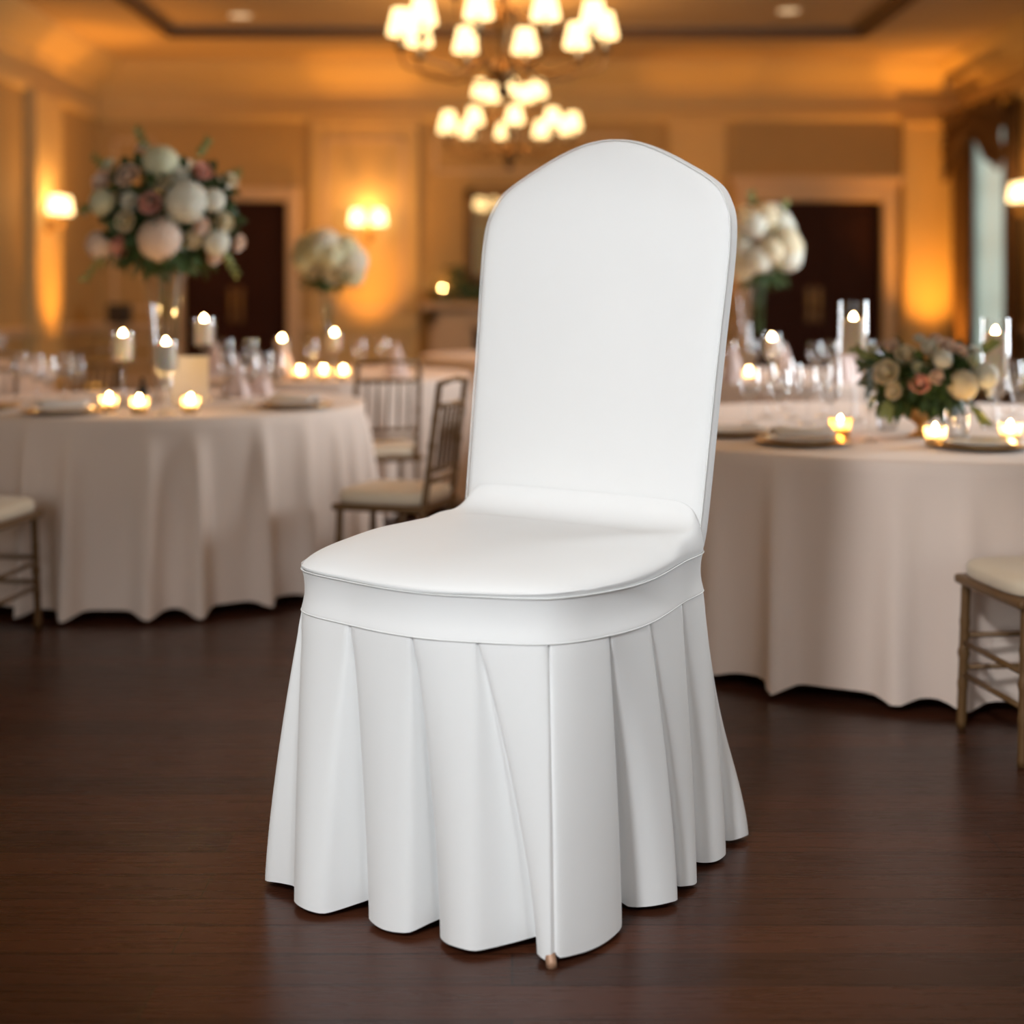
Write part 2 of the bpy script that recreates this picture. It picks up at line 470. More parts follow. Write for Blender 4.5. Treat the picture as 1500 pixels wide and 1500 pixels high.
def hyd_mesh():
    b = MB(); rr = random.Random(5)
    b.ball((0, 0, 0), .88, 14, 10)
    n = 150
    for k in range(n):
        z = 1 - 2 * (k + .5) / n; a = k * 2.39996; r = math.sqrt(1 - z * z)
        d = Vector((r * math.cos(a), r * math.sin(a), z)); u = d.orthogonal().normalized(); w = d.cross(u); a1 = rr.random() * 6
        for q in range(4):
            t = a1 + q * PI / 2; e = u * math.cos(t) + w * math.sin(t); g = d.cross(e); c = d * (.9 + .08 * rr.random())
            b.grid([[c, c + (e - g) * .055 + d * .03, c + (e * .75 - g * .5) * .13 + d * .035], [c + (e + g) * .055 + d * .03, c + e * .11 + d * .05, c + (e - g * .15) * .15 + d * .03], [c + (e * .75 + g * .5) * .13 + d * .035, c + (e + g * .15) * .15 + d * .03, c + e * .16 + d * .02]])
    return b


BLOOM = {}


def bloom(kind, color):
    k = (kind, color)
    if k not in BLOOM:
        o = (rose_mesh() if kind == 'rose' else hyd_mesh()).build(kind, M[color]); me = o.data
        bpy.data.objects.remove(o); BLOOM[k] = me
    return BLOOM[k]


def arrangement(name, loc, label, cat, blooms, rad, leaves, sprays=(), group=None, seed=1, stems=None, drop=0.0):
    """blooms: (dx, dy, dz, kind, colour, size); every bloom is a part, the greenery one part."""
    rr = random.Random(seed)
    root = tag(empty(name, loc), label, cat, group)
    for dx, dy, dz, kind, col, s in blooms:
        o = bpy.data.objects.new(kind, bloom(kind, col)); COL.objects.link(o); o.parent = root
        o.location = (dx, dy, dz); o.scale = (s, s, s * .92)
        d = Vector((dx, dy, dz + .06)) + Vector((rr.uniform(-.05, .05), -.10, rr.uniform(-.02, .05)))
        o.rotation_euler = d.to_track_quat('Z', 'Y').to_euler()
    b = MB()
    for k in range(leaves):
        z = rr.uniform(-1, .8); a = rr.uniform(0, 2 * PI); r = math.sqrt(max(0, 1 - z * z))
        d = Vector((r * math.cos(a), r * math.sin(a), z)); p = Vector((d.x * rad[0], d.y * rad[1], d.z * rad[2])) * rr.uniform(.45, .88)
        d2 = d + Vector((rr.uniform(-.7, .7), rr.uniform(-.7, .7), rr.uniform(-.7, .3)))
        leaf_quad(b, p, d2, d, rr.uniform(.6, 1.0) * rad[0] * .34, rad[0] * .17)
    for k in range(int(leaves * .22)):
        a = rr.uniform(0, 2 * PI); p = Vector((math.cos(a) * rad[0] * rr.uniform(.3, .85), math.sin(a) * rad[1] * rr.uniform(.3, .85), -rad[2] * rr.uniform(.55, .8)))
        leaf_quad(b, p, (math.cos(a) * .8, math.sin(a) * .8, -1 + drop), (math.cos(a), math.sin(a), .4), rad[0] * rr.uniform(.18, .34), rad[0] * .12)
    if stems:
        for k in range(7):
            a = 2 * PI * k / 7
            b.tube([(stems[0] * .5 * math.cos(a), stems[0] * .5 * math.sin(a), -stems[1]), (stems[0] * math.cos(a + .7), stems[0] * math.sin(a + .7), -rad[2] * .3)], .003, 5)
    b.build('foliage', M['leaf'], root)
    for (px_, py_, pz_, dx, dz, n) in sprays:
        b = MB(); p = Vector((px_, py_, pz_)); d = Vector((dx, rr.uniform(-.15, .15), dz)) * .75; L = d.length
        b.tube([p - d * .5, p + d], .0025, 5)
        for i in range(n):
            t = (i + 1) / n; sgn = 1 if i % 2 else -1
            leaf_quad(b, p + d * t, d.normalized() * .7 + Vector((sgn * .7 * -d.z / L, rr.uniform(-.5, .5), sgn * .7 * d.x / L)), (0, -1, .2), .03, .018)
        b.build('leafy_spray', M['sage'], root)
    return root


def ball_blooms(rad, n, seed, kinds):
    rr = random.Random(seed); out = []
    for k in range(n):
        z = .92 - 1.5 * (k + .5) / n; a = k * 2.39996 + rr.uniform(-.2, .2); r = math.sqrt(max(0, 1 - z * z))
        kind, col, s = kinds[rr.randrange(len(kinds))]; q = .82
        out.append((rad[0] * q * r * math.cos(a), rad[1] * q * r * math.sin(a), rad[2] * q * z, kind, col, s * rr.uniform(.85, 1.15)))
    return out


# ------------------------------------------------------------------ tables under cloths
def tablecloth(cx, cy, r, folds, amp, seed, label, hem=.012, flare=.05, h=.75):
    rr = random.Random(seed)
    n = 300; rows = []
    fs = [(2 * PI * (k + rr.uniform(-.28, .28)) / folds, rr.uniform(.45, 1.1) * amp, rr.uniform(0, .10), rr.uniform(.75, 1.15) * PI / folds * .37) for k in range(folds)]

    def off(t, v):
        s = 0.0
        for a, am, v0, w in fs:
            d = (t - a + PI) % (2 * PI) - PI
            if abs(d) < 3 * w: s += am * math.exp(-(d / w) ** 2) * max(0, (v - v0) / (1 - v0)) ** .55
        return s
    top = [(0.0, h), (r * .4, h), (r * .75, h), (r - .02, h), (r - .006, h - .002), (r, h - .008)]
    for q, z in top: rows.append([(q * math.cos(2 * PI * j / n), q * math.sin(2 * PI * j / n), z) for j in range(n)])
    for i in range(1, 19):
        v = i / 18; row = []
        for j in range(n):
            t = 2 * PI * j / n; o = off(t, v)
            q = r + flare * v - amp * .42 * v + o
            z = h - .008 - v * (h - .008 - hem) + (.030 - .030 * min(1, o / amp)) * v ** 3
            row.append((q * math.cos(t), q * math.sin(t), z))
        rows.append(row)
    o = (lambda m_: (m_.grid(rows, cu=True), m_)[1])(MB()).build('tablecloth', M['linen'], loc=(cx, cy, 0))
    return tag(o, label, 'tablecloth')


M['door'].node_tree.nodes['Principled BSDF'].inputs['Specular IOR Level'].default_value = 0.15
T1 = (-1.54, 6.45, .90); T2 = (1.55, 5.53, 1.25); T3 = (-1.15, 8.80, .90); T4 = (1.60, 8.55, .90); T5 = (-3.95, 9.7, .90); T6 = (.20, 11.4, .90)
tablecloth(*T1, 27, .092, 21, 'floor-length white cloth on the round table with the tall flower vase and white card')
tablecloth(*T2, 29, .082, 8, 'floor-length white cloth on the round table with the low flower bowl, nearest the camera', flare=.02, h=.73)
tablecloth(*T3, 24, .05, 33, 'white cloth on the table in front of the double sconce, holding a white hydrangea vase')
tablecloth(*T4, 24, .05, 44, 'white cloth on the table in front of the moulded mahogany doorway with cornice')
tablecloth(*T5, 24, .05, 55, 'white cloth on the distant table beside the panelled side wall with one lit pilaster')
tablecloth(*T6, 24, .05, 66, 'white cloth on the distant table in front of the fireplace')


# ------------------------------------------------------------------ tableware
def mk_glass(name, prof, m='glass', wine=None):
    def f():
        root = empty(name, (0, 0, 0))
        MB().lathe(prof, seg=18, cap=False).build('glass_body', M[m], root)
        if wine: MB().lathe(wine, seg=16).build('water', M['water'], root)
        return root
    return f


WINE = [(.0, .0), (.036, .002), (.034, .005), (.008, .012), (.0045, .03), (.0045, .085), (.012, .095), (.032, .115), (.041, .145), (.041, .17), (.034, .215)]
FLUTE = [(.0, .0), (.031, .002), (.029, .005), (.007, .012), (.004, .03), (.004, .085), (.010, .10), (.022, .13), (.026, .17), (.025, .20), (.021, .25)]
TUMB = [(.0, .0), (.030, .001), (.036, .006), (.040, .05), (.042, .11)]
wine = mk_glass('wine_glass', WINE, wine=[(.008, .096), (.030, .116), (.039, .143)])
flute = mk_glass('champagne_flute', FLUTE)
tumbler = mk_glass('water_glass', TUMB, wine=[(.028, .004), (.034, .008), (.038, .05), (.039, .075)])


def flame_part(root, z, s=1.0):
    MB().tube([(0, 0, z - .004), (0, 0, z + .008)], .0015, 6).build('wick', M['wick'], root)
    MB().lathe([(.0005, .0), (.007, .006), (.0105, .014), (.0095, .024), (.005, .033), (.0005, .040)], (0, 0, z + .004), 10).build('flame', M['flame'], root)


def mk_candle(name, r, h):
    dp = .022 if r > .03 else .006

    def f():
        root = empty(name, (0, 0, 0))
        MB().lathe([(r * .95, 0), (r, .004), (r, h - .004), (r * .93, h), (r * .84, h - .002), (r * .78, h - dp * .8), (r * .5, h - dp), (.001, h - dp)], seg=20).build('wax', M['wax'], root)
        flame_part(root, h - dp)
        return root
    return f


def mk_stemmed(stem, cup_r, cup_h):
    prof = [(.0, .0), (.05, .003), (.046, .008), (.014, .016), (.007, .04), (.009, stem * .5), (.007, stem - .03), (.02, stem - .008), (cup_r * .9, stem), (cup_r, stem + .02), (cup_r, stem + cup_h)]
    return mk_glass('candle_holder', prof)


def mk_votive(m):
    return mk_glass('votive_holder', [(.0, .0), (.026, .001), (.030, .005), (.034, .03), (.037, .068), (.0355, .068), (.0325, .03), (.028, .008)], m)


def candle_on_stem(key, loc, stem, cup_r, cup_h, cr, chh, lab_h, lab_c, grp=None):
    put('holder' + key, mk_stemmed(stem, cup_r, cup_h), loc, 0, lab_h, 'candle holder')
    put('candle' + key, mk_candle('pillar_candle', cr, chh), (loc[0], loc[1], loc[2] + stem + .003), 0, lab_c, 'candle')


def votive(loc, lab_h, lab_c, m='frost'):
    put('votive' + m, mk_votive(m), loc, 0, lab_h, 'votive holder')
    put('tealight', mk_candle('tealight_candle', .024, .030), (loc[0], loc[1], loc[2] + .009), 0, lab_c, 'candle')


def mk_charger():
    root = empty('charger_plate', (0, 0, 0))
    MB().lathe([(.0, .002), (.10, .002), (.11, .004), (.155, .014), (.157, .016), (.154, .018), (.11, .009), (.10, .007), (.0, .007)], seg=36).build('plate_body', M['gold_rim'], root)
    return root


def mk_plate():
    root = empty('dinner_plate', (0, 0, 0))
    MB().lathe([(.0, 0), (.08, 0), (.09, .003), (.130, .016), (.131, .018), (.128, .019), (.09, .009), (.08, .006), (.0, .006)], seg=36).build('plate_body', M['china'], root)
    return root


def mk_napkin():
    b = MB(); rows = []
    for i in range(7):
        v = i / 6; rows.append([((v - .5) * .20, (u / 8 - .5) * .10 * (1 + .15 * math.sin(v * 5)), .002 + .018 * math.sin(PI * u / 8) ** .6 * (1 - .3 * math.sin(v * 6 + u))) for u in range(9)])
    b.grid(rows)
    return b.build('folded_napkin', M['napkin'], thick=.006)


def mk_cone_napkin():
    b = MB(); n = 28; rows = []
    for i in range(7):
        t = i / 6; rr_ = .062 * (1 - t) ** .8 + .004
        rows.append([(rr_ * (1 + .14 * math.cos(7 * 2 * PI * j / n) * (1 - t)) * math.cos(2 * PI * j / n), .7 * rr_ * (1 + .14 * math.cos(7 * 2 * PI * j / n) * (1 - t)) * math.sin(2 * PI * j / n), .0 + .20 * t) for j in range(n)])
    b.grid(rows, cu=True)
    return b.build('standing_napkin', M['blush_napkin'])


def setting(px, py, rz, where, napkin=True):
    x, y, z = on_plane(px, py); z += .0005
    put('charger', mk_charger, (x, y, z), 0, 'gold-rimmed charger plate ' + where, 'plate')
    put('plate', mk_plate, (x, y, z + .0072), 0, 'white china dinner plate ' + where, 'plate')
    if napkin: put('napkin', mk_napkin, (x, y, z + .029), rz, 'folded white napkin on the plate ' + where, 'napkin')


Z = .7505
# --- table with the tall vase
setting(92, 607, .3, 'beside the votives on the tall vase table')
setting(432, 598, -.5, 'across from the white card on the tall vase table')
put('charger', mk_charger, (*on_plane(-28, 600)[:2], Z), 0, 'gold charger plate at the cropped far edge of the tall vase table', 'plate')
x, y, _ = on_plane(180, 596); candle_on_stem('a', (x, y, Z), .19, .050, .12, .038, .105, 'stemmed glass candle holder standing farthest from the white card, by the tall vase', 'lit pillar candle in the stemmed glass farthest from the white card')
x, y, _ = on_plane(243, 609); candle_on_stem('b', (x, y, Z), .17, .050, .12, .038, .105, 'stemmed glass candle holder directly in front of the tall flower vase', 'lit pillar candle directly in front of the tall flower vase')
x, y, _ = on_plane(299, 588); candle_on_stem('c', (x, y, Z), .245, .050, .12, .038, .105, 'tallest stemmed candle holder on the vase table, behind the white card', 'lit pillar candle standing highest, above the white card')
for px, py, w in ((160, 604, 'farthest from the white card'), (204, 607, 'between the dark bottle and the table edge'), (279, 606, 'in front of the white card')):
    x, y, _ = on_plane(px, py); votive((x, y, Z), 'small glass votive holder ' + w, 'small lit candle in the votive glass ' + w)
x, y, _ = on_plane(278, 599)
root = tag(empty('menu_card', (x, y, Z), .05), 'blank white upright card on the table with the tall flower vase', 'card')
b = MB().box((-.075, -.002, .012), (.075, .002, .215)); b.build('card_sheet', M['card'], root, smooth=False)
b = MB().box((-.045, -.014, 0), (.045, -.002, .016)); b.box((-.045, .002, 0), (.045, .014, .016)); b.build('card_stand', M['gold_rim'], root, smooth=False)
x, y, _ = on_plane(209, 594)
root = tag(empty('dark_bottle', (x, y, Z)), 'small black bottle standing behind the votives on the tall vase table', 'bottle')
MB().lathe([(.024, 0), (.026, .006), (.026, .055), (.020, .07), (.010, .08), (.009, .105)], seg=16).build('bottle_body', M['black'], root)
MB().lathe([(.0105, .10), (.0105, .118)], seg=12).build('bottle_cap', M['bronze'], root)
for px, py in ((52, 592), (70, 600), (95, 588), (112, 597), (30, 588)):
    x, y, _ = on_plane(px, py); put('wine', wine, (x, y, Z), R.random(), 'clear stemmed wine glass in the cluster beside the votives on the tall vase table', 'wine glass', 'wine glasses beside the votives')
for px, py in ((332, 588), (366, 594), (388, 586), (405, 592)):
    x, y, _ = on_plane(px, py); put('wine', wine, (x, y, Z), R.random(), 'clear stemmed wine glass in the cluster of glasses beyond the white card', 'wine glass', 'wine glasses beyond the white card')
for px, py in ((345, 582), (378, 579)):
    x, y, _ = on_plane(px, py); put('cone', mk_cone_napkin, (x, y, Z), 0, 'blush napkin folded to stand, behind the wine glasses beside the white card', 'napkin', 'standing napkins near the white card')

# tall glass vase with flowers
vx, vy, vz = (240 - 750) * 6.5 / F, 6.5, Z
VASE = [(.0, 0), (.085, .002), (.085, .012), (.05, .03), (.042, .08), (.045, .2), (.060, .35), (.085, .50), (.105, .56)]
root = tag(empty('glass_vase', (vx, vy, vz)), 'tall clear trumpet glass vase carrying the largest flower ball', 'vase')
MB().lathe(VASE, seg=28, cap=False).build('vase_body', M['glass'], root)
k = F / 6.5 * 3
BL = [(750, 280, 'hydrangea', 'f_green', 78), (870, 450, 'hydrangea', 'f_white', 92), (755, 610, 'hydrangea', 'f_blush', 96), (605, 330, 'rose', 'f_blush', 54), (755, 350, 'rose', 'f_cream', 48), (715, 455, 'rose', 'f_pink', 48), (925, 310, 'rose', 'f_pink', 44), (560, 640, 'rose', 'f_pink', 48), (460, 630, 'hydrangea', 'f_blush', 66), (480, 350, 'rose', 'f_blush', 58), (500, 450, 'hydrangea', 'f_green', 62), (600, 530, 'rose', 'f_cream', 48), (890, 610, 'rose', 'f_cream', 40), (980, 620, 'hydrangea', 'f_white', 58), (1060, 620, 'rose', 'f_blush', 38), (975, 440, 'hydrangea', 'f_white', 52), (1020, 530, 'rose', 'f_cream', 44), (930, 550, 'rose', 'f_blush', 38), (385, 480, 'rose', 'f_cream', 30), (490, 275, 'rose', 'f_green', 36), (650, 205, 'rose', 'f_blush', 34), (1040, 345, 'rose', 'f_cream', 36), (970, 675, 'rose', 'f_blush', 44), (620, 440, 'rose', 'f_white', 36), (840, 330, 'rose', 'f_white', 40), (700, 250, 'rose', 'f_white', 36), (420, 600, 'rose', 'f_blush', 34), (800, 540, 'rose', 'f_white', 30)]
rad = (.31, .27, .28)
bl = []
for x, y, kd, c, s in BL:
    dx, dz = (x - 745) / k, -(y - 470) / k
    q = 1 - (dx / .36) ** 2 - (dz / .30) ** 2
    bl.append((dx, -.24 * math.sqrt(max(.02, q)), dz, kd, c, s / k))
bl += [(x, abs(y), z, kd, c, s) for x, y, z, kd, c, s in ball_blooms((.29, .27, .26), 26, 4, [('rose', 'f_blush', .05), ('hydrangea', 'f_white', .08), ('rose', 'f_cream', .05)]) if abs(y) > .05]
arrangement('flower_arrangement', (vx + .025, vy, 1.22 + (430 - 307) * 6.5 / F), 'largest ball of white and blush flowers on the tall trumpet vase', 'flowers', bl, rad, 420,
            [(-.22, -.1, .16, -.12, .08, 9), (-.07, -.1, .24, -.03, .12, 9), (.14, -.1, .22, .05, .10, 10), (.24, -.1, .12, .10, .05, 8), (-.28, -.1, 0, -.10, .0, 8), (.25, -.1, -.18, .08, -.14, 9), (-.25, -.1, -.2, -.08, -.14, 9)], seed=2, stems=(.06, .62))

# --- table with the low flower bowl (its top is a little lower)
TOP[0] = .73; Z = .7305
setting(1176, 651, .15, 'nearest the slipcovered chair on the low bowl table')
setting(1070, 638, .8, 'half hidden by the slipcovered chair back, low bowl table', False)
setting(1440, 657, .1, 'in front of the low flower bowl', False)
x, y, _ = on_plane(1250, 618); candle_on_stem('d', (x, y, Z), .255, .056, .205, .046, .135, 'tall clear hurricane holder on a stem, between the low flowers and slipcovered chair', 'lit pillar candle in the tall stemmed hurricane beside the low flowers')
x, y, _ = on_plane(1458, 628); candle_on_stem('e', (x, y, Z), .18, .050, .22, .042, .165, 'clear hurricane holder in front of the window drape', 'lit pillar candle in the hurricane in front of the window drape')
x, y, _ = on_plane(1370, 655); votive((x, y, Z), 'clear votive holder in front of the low flower bowl', 'lit candle in the votive in front of the low flower bowl')
x, y, _ = on_plane(1480, 650); votive((x, y, Z), 'clear votive holder farthest from the slipcovered chair', 'lit candle in the votive farthest from the slipcovered chair')
x, y, _ = on_plane(1231, 642); votive((x, y, Z), 'amber votive holder beside the plate with the napkin', 'lit candle in the amber votive', 'amber')
for px, py in ((1098, 622), (1122, 612), (1142, 628), (1162, 614), (1182, 622), (1205, 612), (1216, 630), (1150, 602)):
    x, y, _ = on_plane(px, py); put('wine', wine, (x, y, Z), R.random(), 'clear stemmed wine glass in the row between slipcovered chair and amber votive', 'wine glass', 'wine glasses near the slipcovered chair')
for px, py in ((1462, 618), (1484, 606), (1496, 632)):
    x, y, _ = on_plane(px, py); put('wine', wine, (x, y, Z), R.random(), 'clear stemmed wine glass beyond the low flower bowl near the window-side hurricane', 'wine glass', 'wine glasses near the window hurricane')
for px, py, w in ((1273, 648, 'next to the amber votive'), (1222, 622, 'behind the amber votive')):
    x, y, _ = on_plane(px, py); put('flute', flute, (x, y, Z), 0, 'slim champagne flute ' + w, 'champagne flute')
for px, py, w in ((1402, 650, 'beside the votive in front of the low flowers'), (1300, 630, 'between flutes and the low flower bowl')):
    x, y, _ = on_plane(px, py); put('tumbler', tumbler, (x, y, Z), 0, 'short water glass ' + w, 'glass')

bx_, by_, _ = on_plane(1348, 640)
root = tag(empty('compote_bowl', (bx_, by_, Z)), 'gold footed bowl holding the low rose centrepiece', 'bowl')
MB().lathe([(.045, 0), (.047, .004), (.03, .012), (.014, .02), (.013, .04), (.03, .052), (.065, .075), (.082, .105), (.080, .106), (.062, .080), (.0, .06)], seg=28).build('bowl_body', M['gold_rim'], root)
k2 = F / by_ * 5.77
BL = [(250, 600, 'rose', 'f_cream', 108), (420, 450, 'rose', 'f_cream', 92), (510, 690, 'rose', 'f_pink', 84), (870, 710, 'hydrangea', 'f_cream', 128), (1090, 640, 'hydrangea', 'f_white', 112), (700, 500, 'hydrangea', 'f_white', 84), (620, 395, 'rose', 'f_white', 72), (780, 390, 'rose', 'f_blush', 78), (330, 385, 'rose', 'f_blush', 62), (1030, 430, 'rose', 'f_white', 52), (650, 640, 'rose', 'f_blush', 62), (890, 430, 'rose', 'f_blush', 62), (560, 330, 'rose', 'f_white', 46), (310, 760, 'rose', 'f_cream', 70), (980, 520, 'rose', 'f_green', 60), (190, 420, 'rose', 'f_green', 44), (700, 330, 'rose', 'f_blush', 50), (1150, 780, 'rose', 'f_white', 50), (500, 560, 'rose', 'f_green', 50)]
bl = []
for x, y, kd, c, s in BL:
    dx, dz = (x - 640) / k2, -(y - 650) / k2
    q = 1 - (dx / .25) ** 2 - (dz / .15) ** 2
    bl.append((dx, -.17 * math.sqrt(max(.02, q)), dz, kd, c, s / k2))
bl += [(x, abs(y), z, kd, c, s) for x, y, z, kd, c, s in ball_blooms((.21, .19, .10), 16, 9, [('rose', 'f_blush', .035), ('hydrangea', 'f_white', .05), ('rose', 'f_cream', .038)]) if abs(y) > .04]
arrangement('rose_centrepiece', (bx_ + .006, by_, Z + (1170 - 650) / k2), 'low cream and pink rose centrepiece spilling from the gold bowl', 'flowers', bl, (.21, .18, .12), 380,
            [(-.18, -.08, .06, -.06, .04, 8), (.17, -.08, .08, .04, .05, 7), (.13, -.12, -.09, .03, -.07, 8), (-.14, -.12, -.08, -.03, -.06, 8)], seed=5, stems=(.03, .12))

# --- table in front of the double sconce
TOP[0] = .75; Z = .7505
x, y = (413 - 750) * 8.35 / F, 8.35; candle_on_stem('f', (x, y, Z), .12, .045, .10, .035, .09, 'stemmed candle holder on the hydrangea table, nearer the first mahogany doors', 'lit candle on the hydrangea table nearer the first mahogany doors')
x, y = (490 - 750) * 8.4 / F, 8.4; candle_on_stem('g', (x, y, Z), .15, .045, .10, .035, .09, 'stemmed candle holder on the hydrangea table below the double sconce', 'lit candle on the hydrangea table below the double sconce')
for px, Y, w in ((440, 8.05, 'first of three on the hydrangea table, by the doors'), (474, 8.1, 'middle of three on the hydrangea table'), (503, 8.05, 'last of three, by the back-turned chair')):
    votive(((px - 750) * Y / F, Y, Z), 'votive holder, ' + w, 'lit votive candle, ' + w)
hx, hy = (480 - 750) * 8.8 / F, 8.8
root = tag(empty('stemmed_vase', (hx, hy, Z)), 'clear tall vase under the white hydrangeas, on the table below the double sconce', 'vase')
MB().lathe([(.0, 0), (.07, .002), (.07, .01), (.03, .03), (.028, .3), (.05, .42), (.07, .47)], seg=20, cap=False).build('vase_body', M['glass'], root)
kinds = [('hydrangea', 'f_white', .085), ('hydrangea', 'f_green', .08), ('rose', 'f_cream', .05)]
arrangement('hydrangea_arrangement', (hx, hy, 1.22 + (430 - 384) * 8.8 / F), 'white hydrangea ball on a tall vase below the double sconce', 'flowers', ball_blooms((.19, .18, .17), 24, 3, kinds), (.19, .18, .18), 200, seed=8, stems=(.03, .45), drop=.3)
for dx, dy in ((-.45, -.45), (-.3, -.55), (.05, -.62), (.3, -.5), (.42, -.35)):
    put('wine', wine, (T3[0] + dx, T3[1] + dy, Z), 0, 'clear wine glass on the white hydrangea table below the double sconce', 'wine glass', 'wine glasses on the hydrangea table')
for dx, dy in ((-.55, -.3), (-.1, -.66), (.5, -.45)):
    put('cone', mk_cone_napkin, (T3[0] + dx, T3[1] + dy, Z), 0, 'blush napkin folded to stand on the white hydrangea table', 'napkin', 'standing napkins on the hydrangea table')

# --- table before the corniced doorway
x, y = (1131 - 750) * 8.2 / F, 8.2; candle_on_stem('h', (x, y, Z), .12, .05, .13, .038, .10, 'stemmed candle holder in front of the corniced mahogany doorway', 'lit candle in front of the corniced mahogany doorway')
x, y = (1097 - 750) * 7.9 / F, 7.9; votive((x, y, Z), 'votive holder beside the slipcovered chair back, on the doorway table', 'lit votive candle beside the slipcovered chair back')
hx, hy = (1092 - 750) * 8.6 / F, 8.6
root = tag(empty('stemmed_vase', (hx, hy, Z)), 'clear tall vase beside the slipcovered chair back, on the doorway table', 'vase')
MB().lathe([(.0, 0), (.08, .002), (.08, .01), (.035, .03), (.035, .3), (.055, .45), (.08, .52)], seg=20, cap=False).build('vase_body', M['glass'], root)
kinds = [('hydrangea', 'f_white', .085), ('rose', 'f_cream', .06), ('hydrangea', 'f_cream', .09), ('rose', 'f_blush', .055)]
arrangement('flower_arrangement', (hx + .08, hy, 1.22 + (430 - 362) * 8.6 / F), 'white and blush flower ball half hidden by the slipcovered chair back', 'flowers', ball_blooms((.21, .20, .25), 34, 6, kinds), (.21, .2, .26), 260,
            [(.12, -.1, .2, .04, .08, 7), (-.05, -.1, .24, -.02, .08, 7)], seed=12, stems=(.04, .5), drop=.3)
for dx, dy in ((-.56, -.44), (-.42, -.5), (-.2, -.66), (0, -.7), (.12, -.55), (.3, -.6), (.42, -.5), (-.28, -.36)):
    put('wine', wine, (T4[0] + dx, T4[1] + dy, Z), 0, 'clear wine glass on the table before the corniced mahogany doorway', 'wine glass', 'wine glasses on the doorway table')
for dx, dy in ((-.12, -.46), (.14, -.72), (.24, -.42), (-.44, -.72)):
    put('cone', mk_cone_napkin, (T4[0] + dx, T4[1] + dy, Z), 0, 'blush napkin folded to stand on the table before the corniced doorway', 'napkin', 'standing napkins on the doorway table')
for dx, dy in ((.55, -.45), (.72, -.3), (.62, -.1)):
    put('wine', wine, (T5[0] + dx, T5[1] + dy, Z), 0, 'clear wine glass on the distant table beside the side wall', 'wine glass', 'wine glasses on the side-wall table')
put('cone', mk_cone_napkin, (T5[0] + .66, T5[1] - .38, Z), 0, 'blush standing napkin on the distant table beside the side wall', 'napkin')

# --- mantel
mx_, my_ = (648 - 750) * 18.8 / F, 18.8
put('candlemantel', mk_candle('pillar_candle', .06, .18), (mx_, my_, 1.1005), 0, 'lit candle on the mantel shelf above the fireplace', 'candle')
root = tag(empty('mantel_garland', (fx, 18.78, 1.1005)), 'dark leafy garland trailing along the mantel shelf', 'garland')
b = MB(); rr = random.Random(31)
for i in range(700):
    x = rr.uniform(-1.25, 1.25); h = .10 + .18 * abs(math.sin(x * 5 + .5)) + (.2 if abs(x) > .85 else 0)
    if abs(x + fx - mx_) < .10 : h = .06
    p = Vector((x, rr.uniform(-.10, .08) if abs(x + fx - mx_) > .12 else rr.uniform(-.16, -.13), rr.uniform(.03, h)))
    leaf_quad(b, p, (rr.uniform(-1, 1), rr.uniform(-.6, .1), rr.uniform(.1, .8)), (0, -1, .3), .10, .05)
b.build('foliage', M['leaf'], root)
b = MB()
for x in (-1.1, -.3, .2, .9): b.ball((x, -.1, .12), .055, 10, 7)
b.build('bloom', M['f_cream'], root)

# loudspeaker by the back wall
sx_, sy_ = (175 - 750) * 17.6 / F, 17.6
root = tag(empty('loudspeaker', (sx_, sy_, 0)), 'small black loudspeaker on a pole near the first mahogany doors', 'loudspeaker')
MB().box((-.13, -.10, .86), (.13, .10, 1.10)).build('speaker_box', M['black'], root, smooth=False, bevel=.02)
MB().lathe([(.02, 0), (.02, .86)], seg=10).build('pole', M['black'], root)
MB().lathe([(.19, 0), (.19, .02), (.03, .04)], seg=20).build('base', M['black'], root)


